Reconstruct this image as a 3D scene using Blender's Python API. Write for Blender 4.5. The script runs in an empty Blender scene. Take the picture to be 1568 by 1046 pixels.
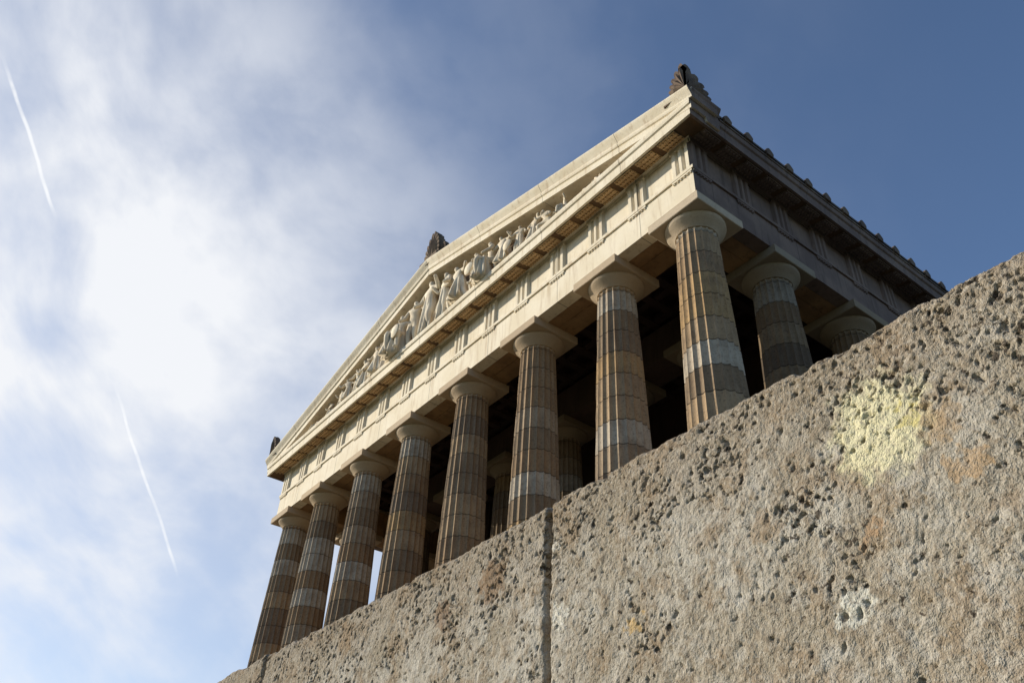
import bpy, bmesh, math, random
import numpy as np
from mathutils import Vector, Matrix, noise
random.seed(7); np.random.seed(7)
scene=bpy.context.scene
scene.view_settings.view_transform='Standard'
try: scene.view_settings.look='None'
except Exception: pass
scene.view_settings.exposure=0

# ------------------------------------------------------------------ camera
CX,CY,CZ=26.4803,-15.6352,-9.1233
FPX=1281.49
M=np.array([[0.6074,0.79337,0.04035],[-0.46267,0.39459,-0.79387],[-0.64575,0.46353,0.60675]])
U_,_,V_=np.linalg.svd(M); M=U_@V_
cam=bpy.data.cameras.new("camera"); camo=bpy.data.objects.new("camera",cam)
scene.collection.objects.link(camo)
cam.sensor_width=36; cam.lens=FPX/1568*36; cam.clip_start=0.05; cam.clip_end=20000
mw=Matrix.Identity(4)
for i in range(3):
    mw[i][0]=M[0][i]; mw[i][1]=-M[1][i]; mw[i][2]=-M[2][i]
mw[0][3],mw[1][3],mw[2][3]=CX,CY,CZ
camo.matrix_world=mw
scene.camera=camo

# ------------------------------------------------------------------ node helpers
class NT:
    def __init__(s,mat):
        mat.use_nodes=True; s.t=mat.node_tree; s.n=s.t.nodes; s.l=s.t.links
        s.n.clear()
    def node(s,typ,**kw):
        n=s.n.new(typ)
        for k,v in kw.items(): setattr(n,k,v)
        return n
    def link(s,a,b): s.l.new(a,b)
    def val(s,inp,v):
        if isinstance(v,bpy.types.NodeSocket): s.link(v,inp)
        else: inp.default_value=v
    def math(s,op,a,b=0.,c=None,clamp=False):
        n=s.node('ShaderNodeMath',operation=op,use_clamp=clamp)
        s.val(n.inputs[0],a); s.val(n.inputs[1],b)
        if c is not None: s.val(n.inputs[2],c)
        return n.outputs[0]
    def vmath(s,op,a,b=None):
        n=s.node('ShaderNodeVectorMath',operation=op)
        s.val(n.inputs[0],a)
        if b is not None: s.val(n.inputs[1],b)
        return n.outputs['Value'] if op in('DOT_PRODUCT','LENGTH','DISTANCE') else n.outputs['Vector']
    def noise(s,vec,scale,detail=4,rough=.55,dist=0.):
        n=s.node('ShaderNodeTexNoise'); s.link(vec,n.inputs['Vector'])
        n.inputs['Scale'].default_value=scale; n.inputs['Detail'].default_value=detail
        n.inputs['Roughness'].default_value=rough; n.inputs['Distortion'].default_value=dist
        return n.outputs['Fac']
    def voro(s,vec,scale,feature='F1',out='Distance',rand=1.):
        n=s.node('ShaderNodeTexVoronoi',feature=feature); s.link(vec,n.inputs['Vector'])
        n.inputs['Scale'].default_value=scale; n.inputs['Randomness'].default_value=rand
        return n.outputs[out]
    def map(s,v,a,b,c=0.,d=1.,smooth=True):
        n=s.node('ShaderNodeMapRange')
        if smooth: n.interpolation_type='SMOOTHSTEP'
        s.val(n.inputs[0],v); n.inputs[1].default_value=a;n.inputs[2].default_value=b
        s.val(n.inputs[3],c); s.val(n.inputs[4],d)
        return n.outputs[0]
    def mix(s,f,a,b,mode='MIX'):
        n=s.node('ShaderNodeMix',data_type='RGBA',blend_type=mode)
        s.val(n.inputs[0],f)
        for i,v in ((6,a),(7,b)):
            if isinstance(v,bpy.types.NodeSocket): s.link(v,n.inputs[i])
            else: n.inputs[i].default_value=(*v,1) if len(v)==3 else v
        return n.outputs[2]
    def vec(s,x,y,z):
        n=s.node('ShaderNodeCombineXYZ')
        for i,v in enumerate((x,y,z)): s.val(n.inputs[i],v)
        return n.outputs[0]
    def finish(s,col,rough=.85,bump=None,bstr=.3,bdist=.02,spec=.2):
        b=s.node('ShaderNodeBsdfPrincipled')
        if isinstance(col,bpy.types.NodeSocket): s.link(col,b.inputs['Base Color'])
        else: b.inputs['Base Color'].default_value=(*col,1)
        b.inputs['Roughness'].default_value=rough
        b.inputs['Specular IOR Level'].default_value=spec
        if bump is not None:
            n=s.node('ShaderNodeBump'); n.inputs['Strength'].default_value=bstr
            n.inputs['Distance'].default_value=bdist
            s.link(bump,n.inputs['Height']); s.link(n.outputs[0],b.inputs['Normal'])
        o=s.node('ShaderNodeOutputMaterial'); s.link(b.outputs[0],o.inputs[0])
        return o
def coords(t,kind='Object'):
    return t.node('ShaderNodeTexCoord').outputs[kind]

def stone_mat(name,c1,c2,stain,blocks=None,staink=.6,streak=True):
    m=bpy.data.materials.new(name); t=NT(m); co=coords(t)
    n1=t.noise(co,.9,4); n2=t.noise(co,9,4,.65)
    col=t.mix(t.map(n1,.35,.65),c1,c2)
    col=t.mix(t.math('MULTIPLY',t.map(n2,.52,.75),.3),col,[x*.6 for x in c1])
    if streak:
        sc=t.vmath('MULTIPLY',co,(3.,3.,.25)); n3=t.noise(sc,1.6,4,.65)
        col=t.mix(t.math('MULTIPLY',t.map(n3,.5,.72),staink),col,stain)
    hb=t.noise(co,30,2,.7)
    if blocks:
        sp=t.node('ShaderNodeSeparateXYZ'); t.link(co,sp.inputs[0])
        for ax in (0,1):
            fr=t.math('FRACT',t.math('ADD',t.math('DIVIDE',sp.outputs[ax],blocks),200.5))
            d=t.math('ABSOLUTE',t.math('SUBTRACT',fr,.5))
            line=t.math('LESS_THAN',d,.0035)
            col=t.mix(t.math('MULTIPLY',line,.65),col,(.07,.055,.045))
    t.finish(col,.85,hb,.35,.02)
    return m

MAR=stone_mat("marble_weathered",(.80,.715,.57),(.73,.635,.48),(.42,.30,.185),blocks=4.296,staink=.5)
FLK=stone_mat("marble_shaded",(.22,.16,.13),(.155,.112,.095),(.08,.06,.05),blocks=4.296,staink=.6)  # dark copy of the marble, carries the flank shade in its colour
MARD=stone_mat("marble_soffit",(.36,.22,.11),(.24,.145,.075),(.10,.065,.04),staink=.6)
MUT=stone_mat("mutule_stone",(.54,.37,.20),(.44,.29,.15),(.2,.13,.08),staink=.4)
SOF=stone_mat("geison_underside",(.16,.095,.05),(.11,.068,.038),(.07,.045,.03),staink=.4)  # dark colour paints shade into the gaps between the mutules
ROOF=stone_mat("roof_tile",(.16,.13,.11),(.12,.10,.09),(.06,.05,.045))
STAT=stone_mat("statue_marble",(.78,.69,.54),(.64,.54,.40),(.2,.14,.09),staink=.35)
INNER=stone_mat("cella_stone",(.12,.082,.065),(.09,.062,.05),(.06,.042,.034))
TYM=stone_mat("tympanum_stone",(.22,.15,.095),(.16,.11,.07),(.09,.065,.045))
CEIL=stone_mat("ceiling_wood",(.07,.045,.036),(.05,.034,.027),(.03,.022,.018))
ACR=stone_mat("acroterion_stone",(.20,.145,.10),(.12,.085,.065),(.05,.038,.032))
TER=stone_mat("terrace_stone",(.20,.17,.13),(.15,.125,.095),(.08,.065,.05))

def col_mat(name="column_stone",dark=1.0):
    m=bpy.data.materials.new(name); t=NT(m); co=coords(t)
    oi=t.node('ShaderNodeObjectInfo').outputs['Random']
    sp=t.node('ShaderNodeSeparateXYZ'); t.link(co,sp.inputs[0])
    z=sp.outputs[2]
    zz=t.math('DIVIDE',z,.865)
    idx=t.math('FLOOR',zz)
    wn=t.node('ShaderNodeTexWhiteNoise',noise_dimensions='2D')
    t.link(t.vec(t.math('MULTIPLY',oi,57.3),idx,0.),wn.inputs['Vector'])
    wv=wn.outputs[0]
    r=t.node('ShaderNodeValToRGB'); t.link(wv,r.inputs[0])
    e=r.color_ramp; e.interpolation='CONSTANT'
    e.elements[0].position=0;e.elements[0].color=(.31,.205,.115,1)
    e.elements[1].position=.22;e.elements[1].color=(.38,.265,.155,1)
    for p_,c_ in ((.45,(.255,.18,.11)),(.60,(.37,.275,.18)),(.76,(.47,.395,.30)),(.88,(.40,.26,.125)),(.95,(.22,.155,.10))):
        q=e.elements.new(p_); q.color=(*c_,1)
    ofs=t.vmath('ADD',co,t.vec(t.math('MULTIPLY',oi,31.),0.,t.math('MULTIPLY',oi,17.)))
    n1=t.noise(ofs,1.5,4,.6)
    col=t.mix(t.math('MULTIPLY',t.map(n1,.4,.7),.45),r.outputs[0],(.15,.10,.065))
    n2=t.noise(t.vmath('MULTIPLY',ofs,(4.,4.,.5)),1.6,4,.7)
    col=t.mix(t.math('MULTIPLY',t.map(n2,.5,.75),.35),col,(.48,.38,.27))
    n3=t.noise(ofs,14,3,.7)
    col=t.mix(t.math('MULTIPLY',t.map(n3,.48,.72),.55),col,(.09,.062,.045))
    fr=t.math('FRACT',zz); d=t.math('ABSOLUTE',t.math('SUBTRACT',fr,.5))
    line=t.math('GREATER_THAN',d,.478)
    cap=t.math('LESS_THAN',z,9.55)
    col=t.mix(t.math('MULTIPLY',t.math('MULTIPLY',line,cap),.65),col,(.06,.045,.035))
    up=t.math('GREATER_THAN',z,9.62)
    col=t.mix(t.math('MULTIPLY',up,.6),col,(.56,.45,.32))
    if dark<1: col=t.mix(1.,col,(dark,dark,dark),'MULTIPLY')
    hb=t.noise(ofs,22,2,.7)
    t.finish(col,.85,hb,.5,.02)
    return m
COL=col_mat(); COL_SHADE=col_mat("column_stone_shaded",.55)  # second copy darkened: painted shade for porch and right flank columns

# ------------------------------------------------------------------ mesh builder
class MB:
    def __init__(s): s.v=[]; s.f=[]
    def add(s,vs,fs):
        o=len(s.v); s.v+= [tuple(map(float,p)) for p in vs]; s.f+=[tuple(i+o for i in f) for f in fs]
    def box(s,x0,x1,y0,y1,z0,z1,tf=None):
        vs=[(x0,y0,z0),(x1,y0,z0),(x1,y1,z0),(x0,y1,z0),(x0,y0,z1),(x1,y0,z1),(x1,y1,z1),(x0,y1,z1)]
        if tf: vs=[tf(*p) for p in vs]
        s.add(vs,[(0,3,2,1),(4,5,6,7),(0,1,5,4),(1,2,6,5),(2,3,7,6),(3,0,4,7)])
    def prism(s,poly,fn0,fn1):
        n=len(poly); vs=[fn0(p) for p in poly]+[fn1(p) for p in poly]
        s.add(vs,[tuple(range(n))[::-1],tuple(range(n,2*n))]+[(i,(i+1)%n,n+(i+1)%n,n+i) for i in range(n)])
    def obj(s,name,mat,parent=None,smooth=False,recalc=True,flank=False):
        me=bpy.data.meshes.new(name); me.from_pydata(s.v,[],s.f); me.update()
        if recalc:
            b=bmesh.new(); b.from_mesh(me); bmesh.ops.recalc_face_normals(b,faces=b.faces); b.to_mesh(me); b.free()
        if mat: me.materials.append(mat)
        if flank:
            # the long sides take a darkened marble: their shade is painted in
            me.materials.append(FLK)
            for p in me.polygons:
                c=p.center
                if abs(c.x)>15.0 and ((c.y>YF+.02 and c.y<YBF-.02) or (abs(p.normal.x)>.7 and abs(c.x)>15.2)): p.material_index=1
        if smooth: me.polygons.foreach_set('use_smooth',[True]*len(me.polygons))
        o=bpy.data.objects.new(name,me); scene.collection.objects.link(o)
        if parent: o.parent=parent
        return o
def empty(name,loc=(0,0,0)):
    e=bpy.data.objects.new(name,None); e.location=loc; scene.collection.objects.link(e); return e

temple=empty("greek_temple")
XF=15.3; YF=-.88; YB=67.5
YBF=YB+.88
def front(s,o,z): return (s,YF-o,z)
def back(s,o,z): return (-s,YBF+o,z)
def right(s,o,z): return (XF+o,s,z)
def left(s,o,z): return (-XF-o,s,z)

def ring(mb,prof):
    n=len(prof); vs=[]
    for (sx,sy) in ((-1,0),(1,0),(1,1),(-1,1)):
        for (o,z) in prof:
            vs.append((sx*(XF+o), (YF-o) if sy==0 else (YBF+o), z))
    fs=[]
    for k in range(4):
        k2=(k+1)%4
        for i in range(n):
            j=(i+1)%n; fs.append((k*n+i,k2*n+i,k2*n+j,k*n+j))
    mb.add(vs,fs)

ZA=10.43; ZT=11.78; ZFZ=13.13; ZG=13.66
mb=MB()
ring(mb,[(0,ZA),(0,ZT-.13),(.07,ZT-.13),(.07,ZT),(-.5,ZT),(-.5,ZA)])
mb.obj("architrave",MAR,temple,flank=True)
mb=MB()
ring(mb,[(-.515,ZA+.004),(-.515,ZT-.3),(-1.02,ZT-.3),(-1.02,ZA+.004)])
ring(mb,[(-1.035,ZA),(-1.035,ZT+.1),(-1.76,ZT+.1),(-1.76,ZA)])
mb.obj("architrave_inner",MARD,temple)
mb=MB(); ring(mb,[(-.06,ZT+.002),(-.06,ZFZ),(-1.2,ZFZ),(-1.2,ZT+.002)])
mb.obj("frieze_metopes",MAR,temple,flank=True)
colx=[-14.42,-10.74,-6.444,-2.148,2.148,6.444,10.74,14.42]
coly=[0,3.68]+[3.68+4.296*k for k in range(1,15)]+[YB]
def trigs(axes,e0,e1):
    a=[e0+.4225]+list(axes[1:-1])+[e1-.4225]
    out=[]
    for i in range(len(a)-1): out+=[a[i],(a[i]+a[i+1])/2]
    out.append(a[-1]); return out
tf_=trigs(colx,-XF,XF); ts_=trigs(coly,YF,YBF)
mbT=MB(); mbM=MB(); mbG=MB(); mbR=MB()
def cone(mb,fn,s,o,z0,z1,r0,r1,n=7):
    vs=[]
    for (z,r) in ((z0,r0),(z1,r1)):
        for k in range(n):
            a=2*math.pi*k/n; vs.append(fn(s+r*math.cos(a),o+r*math.sin(a),z))
    mb.add(vs,[tuple(range(n))]+[tuple(range(n,2*n))]+[(k,(k+1)%n,n+(k+1)%n,n+k) for k in range(n)])
for fn,ts,det in ((front,tf_,True),(right,ts_,True),(left,ts_,False),(back,tf_,False)):
    for c in ts:
        w=.4225
        pts=[(-w,-.05),(-w+.065,.05),(-w+.205,.05),(-w+.285,-.055),(-w+.365,.05)]
        pts=pts+[(-a,b) for a,b in pts[::-1]]
        poly=pts+[(w,-.12),(-w,-.12)]
        mbT.prism(poly,lambda p:fn(c+p[0],p[1],ZT+.003),lambda p:fn(c+p[0],p[1],ZFZ-.16))
        mbT.box(c-w-.01,c+w+.01,-.1,.065,ZFZ-.158,ZFZ-.002,tf=fn)
        mbT.box(c-w,c+w,-.02,.055,ZT-.21,ZT-.132,tf=fn)
        if det:
            for k in range(6): cone(mbR,fn,c-w+.07+k*.141,.012,ZT-.275,ZT-.212,.045,.034)
    cs=[]
    for i in range(len(ts)):
        cs.append(ts[i])
        if i<len(ts)-1: cs.append((ts[i]+ts[i+1])/2)
    for c in cs:
        w=.39
        poly=[(.13,13.10),(.67,12.98),(.67,13.25),(.13,13.25)]
        mbM.prism(poly,lambda p:fn(c-w,p[0],p[1]),lambda p:fn(c+w,p[0],p[1]))
        if det:
            for k in range(6):
                for j in range(3):
                    o=.2+j*.19; zb=13.10-(o-.13)*.226
                    cone(mbG,fn,c-w+.06+k*.132,o,zb-.055,zb+.01,.046,.038,6)
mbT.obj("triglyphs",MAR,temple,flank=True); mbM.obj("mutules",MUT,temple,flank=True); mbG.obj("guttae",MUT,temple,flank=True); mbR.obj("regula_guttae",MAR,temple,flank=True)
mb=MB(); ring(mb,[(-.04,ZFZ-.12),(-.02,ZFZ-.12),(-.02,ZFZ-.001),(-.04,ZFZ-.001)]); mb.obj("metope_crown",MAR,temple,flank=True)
mb=MB()
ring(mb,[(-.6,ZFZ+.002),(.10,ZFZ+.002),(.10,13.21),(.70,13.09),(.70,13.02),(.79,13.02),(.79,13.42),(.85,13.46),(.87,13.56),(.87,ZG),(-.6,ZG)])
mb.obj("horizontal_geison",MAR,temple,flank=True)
mb=MB()
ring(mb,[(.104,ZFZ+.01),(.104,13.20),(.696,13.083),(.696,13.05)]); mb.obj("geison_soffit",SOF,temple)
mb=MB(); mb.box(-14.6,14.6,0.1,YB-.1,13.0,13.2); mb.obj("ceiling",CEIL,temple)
mb=MB()
for i in range(60):
    y=1.1+i*1.1
    mb.box(-14.0,-10.85,y,y+.35,12.6,12.998); mb.box(10.85,14.0,y,y+.35,12.6,12.998)
for i in range(27):
    x=-14+i*1.05; mb.box(x,x+.35,1.0,8.9,12.3,12.55)
for j in range(8):
    mb.box(-14,14,1.2+j*1.05,1.5+j*1.05,12.35,12.6)
mb.obj("ceiling_beams",CEIL,temple)

XE=XF+.87
Z0=13.24; APEX=18.05; TAN=(APEX-.86-Z0)/XE
def rake(mb,prof,xe,side):
    n=len(prof); vs=[]
    for x in (-xe,0,xe):
        zb=Z0+(XE-abs(x))*TAN
        for (d,h) in prof:
            vs.append((x,(YF-d) if side==0 else (YBF+d),zb+h))
    fs=[tuple(range(n)),tuple(range(2*n,3*n))]
    for k in range(2):
        for i in range(n):
            j=(i+1)%n; fs.append((k*n+i,(k+1)*n+i,(k+1)*n+j,k*n+j))
    mb.add(vs,fs)
mb=MB()
for s_ in (0,1):
    rake(mb,[(-.55,-.12),(.05,-.12),(.10,0),(.10,.06),(.72,.06),(.72,.0),(.80,.0),(.80,.30),(.855,.33),(.88,.40),(.88,.44),(-.55,.44)],XE+.008,s_)
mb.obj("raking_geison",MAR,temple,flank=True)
mb=MB()
for s_ in (0,1):
    rake(mb,[(-.4,.443),(.84,.443),(.86,.52),(.91,.60),(.99,.72),(1.03,.80),(1.03,.86),(-.4,.86)],XE+.12,s_)
for sx in (-1,1):
    prof=[(-.3,.443),(.84-.85,.443),(.0,.52),(.05,.60),(.12,.72),(.16,.80),(.16,.86),(-.3,.86)]
    for (ya,yb) in ((YF-.84,YF+.55),(YBF-.55,YBF+.84)):
        mb.prism(prof,lambda p:(sx*(XE+p[0]+.004),ya,Z0+p[1]+.004),lambda p:(sx*(XE+p[0]+.004),yb,Z0+p[1]+.004))
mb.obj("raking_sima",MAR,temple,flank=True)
mb=MB()
for y0,y1 in ((YF+.07,YF+.5),(YBF-.5,YBF-.07)):
    mb.add([(-XE+1,y0,ZG-.05),(XE-1,y0,ZG-.05),(0,y0,APEX-1.0),(-XE+1,y1,ZG-.05),(XE-1,y1,ZG-.05),(0,y1,APEX-1.0)],[(0,1,2),(3,5,4),(0,3,4,1),(1,4,5,2),(2,5,3,0)])
mb.obj("tympanum",TYM,temple)
mb=MB()
for sx in (-1,1):
    def rz(x): return Z0+.70+(XE-abs(x))*TAN
    ya,yb=YF-.5,YBF+.5
    xo=XE+.03
    mb.add([(sx*xo,ya,rz(xo)-.0),(0,ya,rz(0)),(0,yb,rz(0)),(sx*xo,yb,rz(xo)),(sx*xo,ya,rz(xo)-.18),(0,ya,rz(0)-.2),(0,yb,rz(0)-.2),(sx*xo,yb,rz(xo)-.18)],
      [(0,1,2,3),(4,7,6,5),(0,4,5,1),(1,5,6,2),(2,6,7,3),(3,7,4,0)])
    n=int((yb-ya-1.2)/1.074)
    for i in range(n+1):
        y=YF+.95+i*1.074
        prof=[(-.12,0),(-.07,.1),(.07,.1),(.12,0)]
        mb.prism(prof,lambda p:(sx*(xo),y+p[0],rz(xo)+p[1]),lambda p:(0,y+p[0],rz(0)+p[1]))
mb.obj("roof",ROOF,temple)
mb=MB()
for sx in (-1,1):
    n=int((YBF-YF-1.)/1.074)
    for i in range(n+1):
        y=YF+.95+i*1.074
        poly=[(-.15,0),(-.19,.12),(-.2,.2),(-.13,.28),(-.06,.34),(0,.37),(.06,.34),(.13,.28),(.2,.2),(.19,.12),(.15,0)]
        mb.prism(poly,lambda p:(sx*(XE+.10),y+p[0],Z0+.50+p[1]),lambda p:(sx*(XE-.06),y+p[0],Z0+.50+p[1]))
    mb.box(min(sx*(XE-.4),sx*(XE+.03)),max(sx*(XE-.4),sx*(XE+.03)),YF+.6,YBF-.6,ZG+.002,Z0+.6)
mb.obj("antefixes",ACR,temple)

# ------------------------------------------------------------------ acroteria
def half_palmette(mb,org,dirv,outv,W_,H_,T_):
    O=Vector(org);D=Vector(dirv);N=Vector(outv);Zv=Vector((0,0,1))
    nl=6
    outl=[]
    for i in range(nl):
        a0=math.radians(90-i*88/nl); a1=math.radians(90-(i+1)*88/nl)
        for k in range(5):
            u=k/4; a=a0+(a1-a0)*u
            R=1.0*(1-.36*math.sin(math.pi/2-a)**1.0)
            rr=R*(.82+.18*math.sin(math.pi*u)**.6)
            outl.append((W_*1.25*rr*math.cos(a),H_*rr*math.sin(a)))
    poly=[(0,0)]+outl
    mb.prism(poly,lambda p:O+D*p[0]+Zv*p[1],lambda p:O+D*p[0]+Zv*p[1]+N*T_)
    for i in range(nl):
        am=math.radians(90-(i+.5)*88/nl); R=(1-.36*math.cos(am))*.93
        tip=O+D*(W_*1.25*R*math.cos(am))+Zv*(H_*R*math.sin(am)); base=O+D*.05+Zv*.05
        ax=(tip-base).normalized(); sd_=ax.cross(N).normalized()*.045*H_
        m_=(base+tip*2)/3
        for q in (0,1):
            off=N*(T_ if q==0 else 0); up=N*(.07 if q==0 else -.07)
            mb.add([base+off,m_+sd_*1.3+off,tip+off,m_-sd_*1.3+off,m_+off+up],[(0,1,4),(1,2,4),(2,3,4),(3,0,4)])
mb=MB()
zc=Z0+.86
for sx in (1,-1):
    ox=sx*(XE+.02); 
    for yy,dy in ((YF-.95,1),(YBF+.95,-1)):
        mb.box(min(ox,ox-sx*1.0),max(ox,ox-sx*1.0),min(yy,yy+dy*1.6),max(yy,yy+dy*1.6),zc-.05,zc+.14)
        zz=zc+.13
        half_palmette(mb,(ox-sx*.02,yy+dy*.02,zz),(-sx,0,0),(0,dy,0),.95,1.4,.2)
        half_palmette(mb,(ox-sx*.02,yy+dy*.02,zz),(0,dy,0),(-sx,0,0),1.7,1.4,.2)
        mb.box(min(ox-sx*.2,ox-sx*.5),max(ox-sx*.2,ox-sx*.5),min(yy+dy*.2,yy+dy*.6),max(yy+dy*.2,yy+dy*.6),zz,zz+.7)
for yy,dy in ((YF-.95,1),(YBF+.95,-1)):
    mb.box(-.75,.75,min(yy,yy+dy*1.0),max(yy,yy+dy*1.0),APEX-.25,APEX+.16)
    half_palmette(mb,(0,yy+dy*.15,APEX+.15),(1,0,0),(0,dy,0),.85,1.9,.4)
    half_palmette(mb,(0,yy+dy*.15,APEX+.15),(-1,0,0),(0,dy,0),.85,1.9,.4)
    for sx in (1,-1):
        half_palmette(mb,(sx*.5,yy+dy*.3,APEX+.15),(sx,0,0),(0,dy,0),.7,1.0,.3)
mb.obj("acroteria",ACR,temple)

# ------------------------------------------------------------------ columns
def column_mesh(mat):
    NF=20; K=8; N=NF*K
    def R(z):
        u=z/9.6; return .94-.28*u+.02*math.sin(math.pi*u)
    zs=[]
    dz=.865
    for i in range(11):
        z0=i*dz; z1=(i+1)*dz
        zs+=[(z0+.014,0),(z0+dz*.5,0),(z1-.014,0),(z1,.016)]
    zs=[(0,0)]+zs[:-2]+[(9.56,0),(9.575,.02),(9.59,0.),(9.68,0.)]
    verts=[];faces=[]
    for z,dr in zs:
        r=R(z)-dr; 
        for k in range(N):
            a=2*math.pi*k/N; u=(k%K)/K
            d=.085*r*(math.sin(math.pi*u)**.75)
            chip=max(0,noise.noise(Vector((a*7,z*2.3,1.)))-.2)*.06 if k%K==0 else 0
            rr=r-d-chip; verts.append((rr*math.cos(a),rr*math.sin(a),z))
    ech=[(9.685,.675),(9.715,.70),(9.72,.685),(9.75,.715),(9.755,.70),(9.79,.735),(9.85,.80),(9.91,.87),(9.97,.93),(10.02,.96),(10.065,.965),(10.085,.94)]
    for z,r in ech:
        for k in range(N):
            a=2*math.pi*k/N; verts.append((r*math.cos(a),r*math.sin(a),z))
    nr=len(zs)+len(ech)
    for i in range(nr-1):
        for k in range(N):
            k2=(k+1)%N; faces.append((i*N+k,i*N+k2,(i+1)*N+k2,(i+1)*N+k))
    o=len(verts); a=1.05
    c=.02
    for z,w in ((10.08,a-c),(10.10,a),(10.41,a),(10.428,a-c)):
        verts+=[(-w,-w,z),(w,-w,z),(w,w,z),(-w,w,z)]
    faces.append((o+3,o+2,o+1,o)); faces.append((o+12,o+13,o+14,o+15))
    for L in range(3):
        for k in range(4):
            k2=(k+1)%4; faces.append((o+L*4+k,o+L*4+k2,o+L*4+4+k2,o+L*4+4+k))
    me=bpy.data.meshes.new("column"); me.from_pydata(verts,[],faces); me.update(); me.materials.append(mat)
    return me
cm=column_mesh(COL); cmi=column_mesh(COL_SHADE)
def add_col(x,y,z=0,s=1,name="column",me=None):
    o=bpy.data.objects.new(name,me or cm); o.location=(x,y,z); o.scale=(s,s,s); o.parent=temple
    scene.collection.objects.link(o)
for x in colx: add_col(x,0)
for x in colx: add_col(x,YB)
for y in coly[1:-1]:
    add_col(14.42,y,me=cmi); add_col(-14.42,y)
for x in (-10.0,-6.2,-2.1,2.1,6.2,10.0): add_col(x,5.1,.5,.95,"pronaos_column",cmi)
mb=MB()
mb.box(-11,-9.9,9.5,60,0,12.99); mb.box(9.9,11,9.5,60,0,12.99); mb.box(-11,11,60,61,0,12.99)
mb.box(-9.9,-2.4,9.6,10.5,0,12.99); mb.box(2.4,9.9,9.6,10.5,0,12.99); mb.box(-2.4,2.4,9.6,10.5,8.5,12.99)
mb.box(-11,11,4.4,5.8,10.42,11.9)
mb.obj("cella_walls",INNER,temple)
mb=MB(); mb.box(-2.4,2.4,10.0,10.2,0.3,8.5); mb.obj("cella_door",ACR,temple)
mb=MB()
for i,(e,z1) in enumerate(((0.15,0),(.75,-.55),(1.4,-1.1))):
    mb.box(-XF-e,XF+e,YF-e,YBF+e,z1-.55,z1-.002)
mb.obj("crepidoma",TER,temple)

# ------------------------------------------------------------------ pediment figures
def skin(joints,edges,radii,mat4):
    me=bpy.data.meshes.new("tmp"); me.from_pydata(joints,edges,[]); 
    o=bpy.data.objects.new("tmp",me); scene.collection.objects.link(o)
    md=o.modifiers.new("s",'SKIN'); 
    sv=me.skin_vertices[0].data
    for i,r in enumerate(radii): sv[i].radius=(r,r)
    sv[0].use_root=True
    ss=o.modifiers.new("b",'SUBSURF'); ss.levels=1; ss.render_levels=1
    dg=bpy.context.evaluated_depsgraph_get(); ev=o.evaluated_get(dg); m2=ev.to_mesh()
    vs=[tuple(mat4@v.co) for v in m2.vertices]; fs=[tuple(p.vertices) for p in m2.polygons]
    ev.to_mesh_clear(); bpy.data.objects.remove(o); bpy.data.meshes.remove(me)
    return vs,fs
BODY_E=[(0,1),(1,2),(2,3),(3,4),(4,5),(2,6),(6,7),(7,8),(2,9),(9,10),(10,11),(0,12),(12,13),(13,14),(14,15),(0,16),(16,17),(17,18),(18,19)]
BODY_R=[.085,.08,.085,.032,.056,.045,.045,.036,.026,.045,.036,.026,.07,.05,.034,.028,.07,.05,.034,.028]
def pose(kind):
    if kind=='stand':
        return [(0,0,.52),(0,.01,.64),(0,0,.79),(0,0,.86),(0,-.01,.905),(0,-.01,.955),(-.12,0,.80),(-.2,-.03,.66),(-.22,-.13,.56),(.12,0,.80),(.22,-.02,.70),(.28,-.14,.84),(-.06,0,.49),(-.07,-.03,.28),(-.07,0,.05),(-.07,-.09,.02),(.06,0,.49),(.08,-.06,.28),(.09,.0,.05),(.1,-.08,.02)]
    if kind=='stride':
        return [(0,0,.48),(.03,0,.6),(.08,0,.74),(.1,0,.81),(.12,-.01,.86),(.125,-.01,.91),(-.03,0,.76),(-.14,-.03,.70),(-.26,-.1,.74),(.19,0,.75),(.27,-.04,.64),(.36,-.08,.7),(-.06,0,.46),(-.15,-.02,.26),(-.27,0,.05),(-.2,-.06,.02),(.06,0,.46),(.2,-.06,.3),(.2,.0,.05),(.28,-.05,.02)]
    if kind=='sit':
        return [(0,0,.42),(0,.02,.54),(0,0,.69),(0,0,.77),(0,-.02,.82),(0,-.02,.88),(-.13,0,.70),(-.2,-.03,.56),(-.13,-.18,.48),(.13,0,.70),(.23,-.02,.60),(.28,-.1,.74),(-.07,-.02,.40),(-.09,-.25,.40),(-.08,-.22,.07),(-.08,-.3,.03),(.07,-.02,.40),(.1,-.24,.37),(.13,-.26,.07),(.13,-.34,.03)]
    if kind=='kneel':
        return [(0,0,.34),(.03,0,.46),(.09,0,.6),(.12,0,.67),(.15,-.01,.72),(.155,-.01,.78),(-.03,0,.62),(-.1,-.06,.48),(0,-.12,.4),(.2,0,.61),(.29,-.04,.52),(.36,-.08,.62),(-.06,0,.32),(-.07,-.06,.08),(-.3,0,.05),(-.36,0,.03),(.07,0,.32),(.26,-.05,.32),(.28,0,.05),(.36,-.03,.03)]
    if kind=='recline':
        return [(0,0,.14),(.1,0,.2),(.22,0,.32),(.26,0,.39),(.29,-.01,.44),(.30,-.01,.50),(.18,-.1,.33),(.3,-.14,.2),(.42,-.14,.1),(.26,.08,.33),(.12,-.02,.4),(.0,-.08,.34),(-.05,-.06,.13),(-.28,-.1,.28),(-.46,-.06,.06),(-.54,-.08,.04),(-.05,.06,.13),(-.3,.04,.14),(-.54,.04,.05),(-.62,.02,.05)]
mbS=MB()
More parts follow.
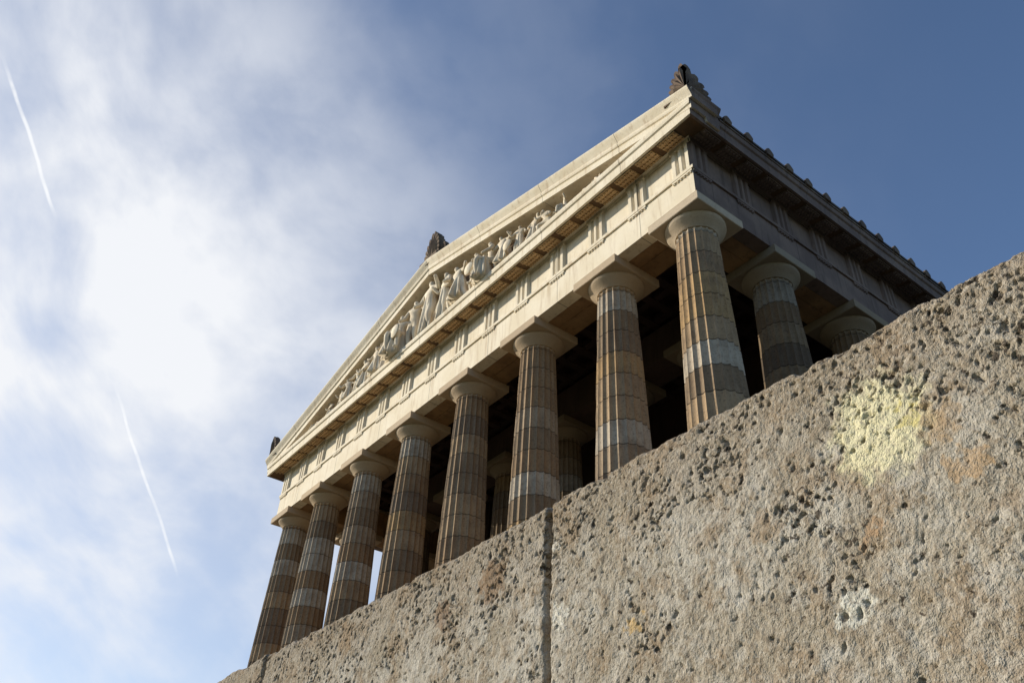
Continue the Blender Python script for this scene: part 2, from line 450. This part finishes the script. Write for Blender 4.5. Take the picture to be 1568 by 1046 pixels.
def drape(mat4,zt,zb,rt,rb,cx=0,cy=0,seed=0):
    n=48; rows=7; vs=[]; fs=[]
    rnd=random.Random(seed)
    ph=[rnd.uniform(0,6.28) for _ in range(4)]
    for i in range(rows):
        u=i/(rows-1); z=zt+(zb-zt)*u; r=rt+(rb-rt)*u**.8
        for k in range(n):
            a=2*math.pi*k/n
            w=1+(.08+.17*u)*(math.sin(9*a+ph[0]+u)+.5*math.sin(5*a+ph[1]-1.5*u))
            vs.append(tuple(mat4@Vector((cx+r*w*math.cos(a),cy+r*.75*w*math.sin(a),z))))
    for i in range(rows-1):
        for k in range(n): fs.append((i*n+k,i*n+(k+1)%n,(i+1)*n+(k+1)%n,(i+1)*n+k))
    fs.append(tuple(range(n))); fs.append(tuple(range((rows-1)*n,rows*n)))
    mbS.add(vs,fs)
def figure(x,kind,H,flip=1,rot=0,drp=True,y=-1.36,seed=0,shield=False):
    m4=Matrix.Translation((x,y,ZG+.0))@Matrix.Rotation(rot,4,'Z')@Matrix.Diagonal((H*flip*1.0,H*1.05,H,1))
    vs,fs=skin(pose(kind),BODY_E,BODY_R,m4); mbS.add(vs,fs)
    if drp:
        if kind=='stand': drape(m4,.66,.0,.085,.135,seed=seed)
        if kind=='stride': drape(m4,.64,.18,.08,.19,cx=.02,seed=seed)
        if kind=='sit': drape(m4,.46,0,.12,.2,cy=-.12,seed=seed)
        if kind=='kneel': drape(m4,.5,.0,.09,.2,cx=.03,seed=seed)
        if kind=='recline': drape(m4,.2,0,.1,.26,cx=-.2,seed=seed)
    if shield:
        n=16; c=m4@Vector((-.24,-.16,.36)); vs=[]; 
        for yy,r in ((0,.13*H),(-.05,.11*H),(-.09,.0001)):
            for k in range(n):
                a=2*math.pi*k/n; vs.append((c.x+r*math.cos(a),c.y+yy,c.z+r*math.sin(a)))
        fs=[(i*n+k,i*n+(k+1)%n,(i+1)*n+(k+1)%n,(i+1)*n+k) for i in range(2) for k in range(n)]+[tuple(range(n))]
        mbS.add(vs,fs)
def avail(x): return Z0+(XE-abs(x))*TAN-ZG-.06
figs=[(0,'stand',.98,1,0,True),(-1.3,'stand',.95,1,.3,False),(1.3,'stand',.97,-1,-.2,True),
(-2.5,'sit',1.07,1,.5,True),(2.5,'stride',1.02,-1,.0,True),(-3.6,'stand',.97,1,.2,True),(3.7,'stand',.98,-1,-.4,False),
(-4.6,'stride',1.04,-1,0,True),(4.8,'sit',1.12,-1,-.5,True),(-5.6,'kneel',1.22,-1,.0,True),(5.8,'stride',1.06,-1,.1,True),
(-6.5,'stand',.98,1,.5,True),(6.8,'stand',.98,-1,.3,True),(-7.4,'stride',1.07,-1,.5,True),(7.7,'kneel',1.22,1,0,True),(-8.3,'stand',.98,-1,0,False),(8.6,'kneel',1.25,-1,.2,False),(-9.3,'kneel',1.25,-1,0,True),(9.6,'sit',1.12,1,-.6,True),(-10.9,'recline',1.8,-1,0,True),(11.2,'recline',1.85,1,0,True)]
for i,(x,k,h,fl,ro,dr) in enumerate(figs):
    figure(x,k,h*avail(x),fl,ro,dr,seed=i*3,shield=i in(1,6,10))
mbS.obj("pediment_sculptures",STAT,temple,smooth=True,recalc=True)

# ------------------------------------------------------------------ terraces & ground
def ground_mat():
    m=bpy.data.materials.new("grass_ground"); t=NT(m); co=coords(t)
    a=t.noise(co,.05,4); b=t.noise(co,2.,4,.7)
    c=t.mix(t.map(a,.35,.65),(.06,.08,.03),(.09,.10,.045)); c=t.mix(t.map(b,.4,.7),c,(.045,.055,.025))
    t.finish(c,.95,b,.6,.05); return m
GM=ground_mat()
mb=MB(); mb.add([(-6000,-6000,-10.75),(6000,-6000,-10.75),(6000,6000,-10.75),(-6000,6000,-10.75)],[(0,1,2,3)])
mb.obj("ground",GM,recalc=False)
mb=MB()
mb.box(-60,60,CY+1.45,100,-10.9,-8.75)
mb.box(-34,34,-9.5,92,-8.748,-4.9)
mb.box(-22,22,-5.0,76,-4.898,-1.655)
te=mb.obj("stone_terrace",TER)

# ------------------------------------------------------------------ foreground wall
def wall_mat():
    m=bpy.data.materials.new("rough_limestone"); t=NT(m); co=coords(t)
    sp=t.node('ShaderNodeSeparateXYZ'); t.link(co,sp.inputs[0])
    wn=t.node('ShaderNodeTexNoise'); t.link(co,wn.inputs['Vector']); wn.inputs['Scale'].default_value=55; wn.inputs['Detail'].default_value=2
    wv=t.vmath('MULTIPLY',t.vmath('SUBTRACT',wn.outputs['Color'],(.5,.5,.5)),(.024,.024,.024))
    cw=t.vmath('ADD',co,wv)
    big=t.noise(co,4.2,3,.6); mid=t.noise(co,30,3,.65); fine=t.noise(co,150,3,.7); grit=t.noise(co,460,1,.6)
    crust=t.noise(cw,84,2,.55)
    v1=t.voro(cw,92); v2=t.voro(cw,38)
    # rain-washed lower stone is smoother, the top is eaten away
    reg=t.map(t.math('ADD',t.noise(co,5.5,2,.6),t.math('MULTIPLY',t.math('SUBTRACT',sp.outputs[2],.60),.6)),.36,.66,.0,1.)
    thr=t.math('ADD',.315,t.math('MULTIPLY',reg,.095))
    dd=t.math('SUBTRACT',thr,crust)
    p0=t.map(dd,-.015,.05)
    th1=t.math('ADD',t.math('MULTIPLY',reg,.2),.06)
    p1=t.math('SUBTRACT',1.,t.map(t.math('DIVIDE',v1,th1),.6,1.35))
    p1=t.math('MULTIPLY',p1,t.map(mid,.44,.54))
    p3=t.math('MULTIPLY',t.math('SUBTRACT',1.,t.map(v2,.13,.28)),t.math('MULTIPLY',t.map(mid,.50,.57),reg))
    pit=t.math('MAXIMUM',t.math('MAXIMUM',p0,p1),p3)
    p2=t.map(fine,.44,.32)
    h=t.math('ADD',t.math('MULTIPLY',big,.012),t.math('MULTIPLY',mid,.0105))
    h=t.math('ADD',h,t.math('MULTIPLY',crust,.0045))
    h=t.math('ADD',h,t.math('MULTIPLY',fine,.004))
    h=t.math('SUBTRACT',h,t.math('MULTIPLY',pit,.007))
    c=t.mix(t.map(big,.38,.62),(.33,.28,.21),(.46,.42,.355))
    topb=t.map(t.math('ADD',sp.outputs[2],t.math('MULTIPLY',t.math('SUBTRACT',big,.5),.4)),.56,.82)
    c=t.mix(t.math('MULTIPLY',topb,.6),c,(.245,.185,.125))
    c=t.mix(t.map(mid,.48,.66),c,(.29,.235,.17))
    c=t.mix(t.math('MULTIPLY',t.map(t.noise(co,8,3,.7),.5,.62),.6),c,(.27,.19,.115))
    lt=t.math('SUBTRACT',1.,topb)
    c=t.mix(t.math('MULTIPLY',t.math('MULTIPLY',t.map(t.noise(co,12,3,.7),.5,.64),.6),lt),c,(.52,.49,.43))
    c=t.mix(t.math('MULTIPLY',t.map(fine,.5,.66),.5),c,(.55,.50,.42))
    c=t.mix(t.math('MULTIPLY',p2,.5),c,(.14,.105,.075))
    c=t.mix(t.math('MULTIPLY',t.map(grit,.52,.66),.4),c,(.18,.14,.10))
    c=t.mix(t.math('MULTIPLY',pit,.86),c,(.05,.036,.026))
    cl=t.vmath('ADD',co,t.vmath('MULTIPLY',t.vmath('SUBTRACT',wn.outputs['Color'],(.5,.5,.5)),(.085,.085,.085)))
    tex=t.map(fine,.36,.52,.45,1.)
    for (x,z,r,cc,k) in ((-.502,.640,.080,(.72,.66,.42),.88),(-.462,.638,.020,(.55,.45,.12),.6),(-.593,.41,.028,(.62,.60,.52),.8),(-.42,.614,.032,(.36,.23,.11),.6),(-.401,.543,.026,(.40,.25,.12),.6),
        (-.551,.501,.018,(.38,.23,.12),.6),(-1.01,.481,.016,(.50,.34,.15),.85),(-1.43,.681,.05,(.22,.125,.06),.7),(-1.62,.66,.035,(.22,.125,.065),.65),(-1.2,.55,.022,(.70,.66,.57),.85),(-1.215,.70,.016,(.6,.56,.48),.8),(-2.1,.72,.05,(.26,.17,.09),.6),(-.72,.56,.03,(.27,.18,.10),.5),(-.36,.36,.05,(.25,.18,.11),.5)):
        dv=t.vmath('SUBTRACT',cl,(x,0,z)); dv=t.vmath('MULTIPLY',dv,(1,0,1)); d=t.vmath('LENGTH',dv)
        mk=t.math('SUBTRACT',1.,t.map(d,r*.65,r*1.15))
        mk=t.math('MULTIPLY',mk,t.math('SUBTRACT',1.,t.math('MULTIPLY',pit,.7)))
        mk=t.math('MULTIPLY',t.math('MULTIPLY',mk,k),tex)
        c=t.mix(mk,c,cc)
    bm=t.math('ADD',t.noise(co,210,2,.7),t.math('MULTIPLY',grit,.4))
    bn=t.node('ShaderNodeBump'); bn.inputs['Strength'].default_value=.75; bn.inputs['Distance'].default_value=.005; t.link(bm,bn.inputs['Height'])
    b=t.node('ShaderNodeBsdfPrincipled'); t.link(c,b.inputs['Base Color']); b.inputs['Roughness'].default_value=.92; b.inputs['Specular IOR Level'].default_value=.15
    t.link(bn.outputs[0],b.inputs['Normal'])
    o=t.node('ShaderNodeOutputMaterial'); t.link(b.outputs[0],o.inputs[0])
    dn=t.node('ShaderNodeDisplacement'); dn.inputs['Midlevel'].default_value=.0; dn.inputs['Scale'].default_value=1.
    t.link(t.math('SUBTRACT',h,.0185),dn.inputs['Height']); t.link(dn.outputs[0],o.inputs['Displacement'])
    m.displacement_method='DISPLACEMENT'
    return m
WM=wall_mat()
WTOP=.799; WY=CY+1.0
wall=empty("stone_wall",(CX,WY,CZ))
def wall_block(x0,x1,z0,z1,step,depth=.45,name="block",seed=0):
    r=.022; rnd=random.Random(seed)
    path=[]
    nfr=max(2,int((z1-z0-r)/step))
    for i in range(nfr+1): path.append((0.,z0+(z1-z0-r)*i/nfr,(-1,0)))
    na=max(3,int(r*1.57/step)+2)
    for i in range(1,na+1):
        a=i/na*math.pi/2; path.append((r-r*math.cos(a),z1-r+r*math.sin(a),(-math.cos(a),math.sin(a))))
    nt=max(2,int((depth-r)/(step*4)))
    for i in range(1,nt+1): path.append((r+(depth-r)*i/nt,z1,(0,1)))
    nx=max(2,int((x1-x0)/step)); rs=.012
    xl=np.linspace(x0,x1,nx+1)
    cols=[(x0,.06),(x0,.03)]
    for x in xl:
        e=min(x-x0,x1-x); d=0 if e>=rs else rs-math.sqrt(max(0,rs*rs-(rs-e)**2))
        cols.append((x,d))
    cols+=[(x1,.03),(x1,.06)]
    nv=len(path); nu=len(cols)
    A=np.empty((nv,nu,3),dtype=np.float32)
    cu=np.array(cols); 
    for j,(y,z,nrm) in enumerate(path):
        A[j,:,0]=cu[:,0]; A[j,:,1]=y-nrm[0]*cu[:,1]; A[j,:,2]=z-nrm[1]*cu[:,1]
    wob=[noise.noise(Vector((3.1+seed,seed*1.7,z*14)))*.005+noise.noise(Vector((3.1+seed,seed*1.7,z*50)))*.004 for (y,z,n_) in path]
    wob2=[noise.noise(Vector((9.1+seed,seed*2.7,z*14)))*.005+noise.noise(Vector((9.1+seed,seed*1.7,z*50)))*.004 for (y,z,n_) in path]
    fl=np.clip(1-(A[:,:,0]-x0)/.03,0,1); fr=np.clip(1-(x1-A[:,:,0])/.03,0,1)
    A[:,:,0]+=fl*np.array(wob)[:,None]+fr*np.array(wob2)[:,None]
    und=np.array([noise.noise(Vector((x*6,seed,1.3)))*.008+min(0,noise.noise(Vector((x*22,seed,4.3)))+.1)*.022 for x,_ in cols])
    up=np.clip(1-(z1-A[:,:,2])/.05,0,1)
    A[:,:,2]+=up*und[None,:]
    A[:,:,1]+=rnd.uniform(0,.004)
    me=bpy.data.meshes.new(name)
    nvt=nv*nu; me.vertices.add(nvt); me.vertices.foreach_set('co',A.reshape(-1))
    idx=np.arange(nvt).reshape(nv,nu)
    q=np.stack([idx[:-1,:-1],idx[:-1,1:],idx[1:,1:],idx[1:,:-1]],-1).reshape(-1,4)
    nf=len(q); me.loops.add(nf*4); me.loops.foreach_set('vertex_index',q.reshape(-1).astype(np.int32))
    me.polygons.add(nf); me.polygons.foreach_set('loop_start',np.arange(0,nf*4,4,dtype=np.int32)); 
    me.polygons.foreach_set('loop_total',np.full(nf,4,dtype=np.int32))
    me.update(calc_edges=True); me.validate()
    me.polygons.foreach_set('use_smooth',[True]*nf)
    me.materials.append(WM)
    o=bpy.data.objects.new(name,me); scene.collection.objects.link(o); o.parent=wall
    return o
g=.0065
wall_block(-1.239+g,.35,.20,WTOP+.006,.0024,name="block_1",seed=1)
wall_block(-2.645,-1.239-g,.30,WTOP-.001,.0028,name="block_2",seed=2)
wall_block(-4.05,-2.645-g*1.2,.30,WTOP,.006,name="block_3",seed=3)
for i in range(12):
    wall_block(-4.05-1.41*(i+1),-4.05-1.41*i-.008,.30,WTOP,.02,name="block_far",seed=10+i)
for i in range(6):
    wall_block(.358+1.41*i,.35+1.41*(i+1),.20,WTOP,.02,name="block_near",seed=30+i)
for r_ in range(4):
    zb=.20-.012-.46*(r_+1)
    for i in range(-9,6):
        x0=i*1.5+(r_%2)*.7; wall_block(x0,x0+1.49,zb,zb+.45,.02,depth=.3,name="lower_block",seed=50+r_*20+i)
mb=MB(); mb.box(-21,9,.08,.44,-1.62,WTOP-.09); mb.obj("wall_core",TER,wall)

# ------------------------------------------------------------------ sun + sky
SAZ=math.radians(54); SEL=math.radians(20)
sd=Vector((-math.sin(SAZ)*math.cos(SEL),-math.cos(SAZ)*math.cos(SEL),math.sin(SEL)))
sl=bpy.data.lights.new("sun",'SUN'); sl.energy=5.0; sl.angle=math.radians(.53); sl.color=(1.,.92,.77)
so=bpy.data.objects.new("sun",sl); scene.collection.objects.link(so)
so.rotation_mode='QUATERNION'; so.rotation_quaternion=sd.to_track_quat('Z','Y')
w=bpy.data.worlds.new("World"); scene.world=w
t=NT(w)
tc=t.node('ShaderNodeTexCoord').outputs['Generated']
dirn=t.vmath('NORMALIZE',tc)
sky=t.node('ShaderNodeTexSky',sky_type='NISHITA'); sky.sun_disc=False; sky.sun_elevation=SEL
sky.sun_rotation=math.atan2(sd.x,sd.y)%(2*math.pi); sky.air_density=1.; sky.dust_density=.5; sky.ozone_density=1.5; sky.altitude=300
skyc=t.mix(1.,sky.outputs[0],(1.28,1.38,1.56),'MULTIPLY')
def ray(px,py):
    v=np.array([px-784,py-523,FPX])@M; return v/np.linalg.norm(v)
B=ray(-140,580)
warp=t.node('ShaderNodeTexNoise'); t.link(dirn,warp.inputs['Vector']); warp.inputs['Scale'].default_value=2.2; warp.inputs['Detail'].default_value=2
dw=t.vmath('ADD',dirn,t.vmath('MULTIPLY',t.vmath('SUBTRACT',warp.outputs['Color'],(.5,.5,.5)),(.16,.16,.16)))
c1=t.noise(dw,4.5,4,.5)
axs=t.node('ShaderNodeVectorRotate',rotation_type='EULER_XYZ'); t.link(dw,axs.inputs['Vector']); axs.inputs['Rotation'].default_value=(.5,.35,.9)
c2=t.noise(t.vmath('MULTIPLY',axs.outputs[0],(1.9,1.6,4.2)),3.4,6,.54)
wisp=t.map(t.math('ADD',t.math('MULTIPLY',c1,.5),t.math('MULTIPLY',c2,.5)),.36,.67)
dotb=t.vmath('DOT_PRODUCT',dirn,tuple(B))
haze=t.map(dotb,.77,1.0); wide=t.map(dotb,.35,.95)
dens=t.math('MULTIPLY',haze,t.math('ADD',.46,t.math('MULTIPLY',wisp,.62)))
dens=t.math('ADD',dens,t.math('MULTIPLY',t.math('MULTIPLY',wisp,wide),.13))
dens=t.math('ADD',dens,t.math('MULTIPLY',wide,.03))
con=None
for (a,b,wd) in (((0,75),(90,345),.0016),((172,580),(275,890),.0014)):
    A_=ray(*a);B_=ray(*b); n_=np.cross(A_,B_);n_/=np.linalg.norm(n_)
    tg=(A_+B_);tg/=np.linalg.norm(tg); al=np.cross(n_,tg); ext=abs(float(np.dot(A_,al)))
    wob=t.math('MULTIPLY',t.math('SUBTRACT',t.noise(dirn,9,3),.5),.010)
    d=t.math('ABSOLUTE',t.math('ADD',t.vmath('DOT_PRODUCT',dirn,tuple(n_)),wob))
    ln=t.math('SUBTRACT',1.,t.map(d,wd*.3,wd*1.6))
    e=t.math('SUBTRACT',1.,t.map(t.math('ABSOLUTE',t.vmath('DOT_PRODUCT',dirn,tuple(al))),ext*.6,ext))
    e=t.math('MULTIPLY',e,t.math('GREATER_THAN',t.vmath('DOT_PRODUCT',dirn,tuple(tg)),0.))
    ln=t.math('MULTIPLY',t.math('MULTIPLY',ln,e),t.map(t.noise(dirn,30,3),.35,.6,.35,.85))
    con=ln if con is None else t.math('ADD',con,ln)
dens=t.math('MULTIPLY',dens,.95,clamp=True)
full=t.mix(dens,skyc,(9.0,9.2,9.6))
full=t.mix(t.math('MULTIPLY',con,.85,clamp=True),full,(10.4,10.5,10.6))
bg=t.node('ShaderNodeBackground'); t.link(full,bg.inputs[0]); bg.inputs[1].default_value=.10
wo=t.node('ShaderNodeOutputWorld'); t.link(bg.outputs[0],wo.inputs[0])
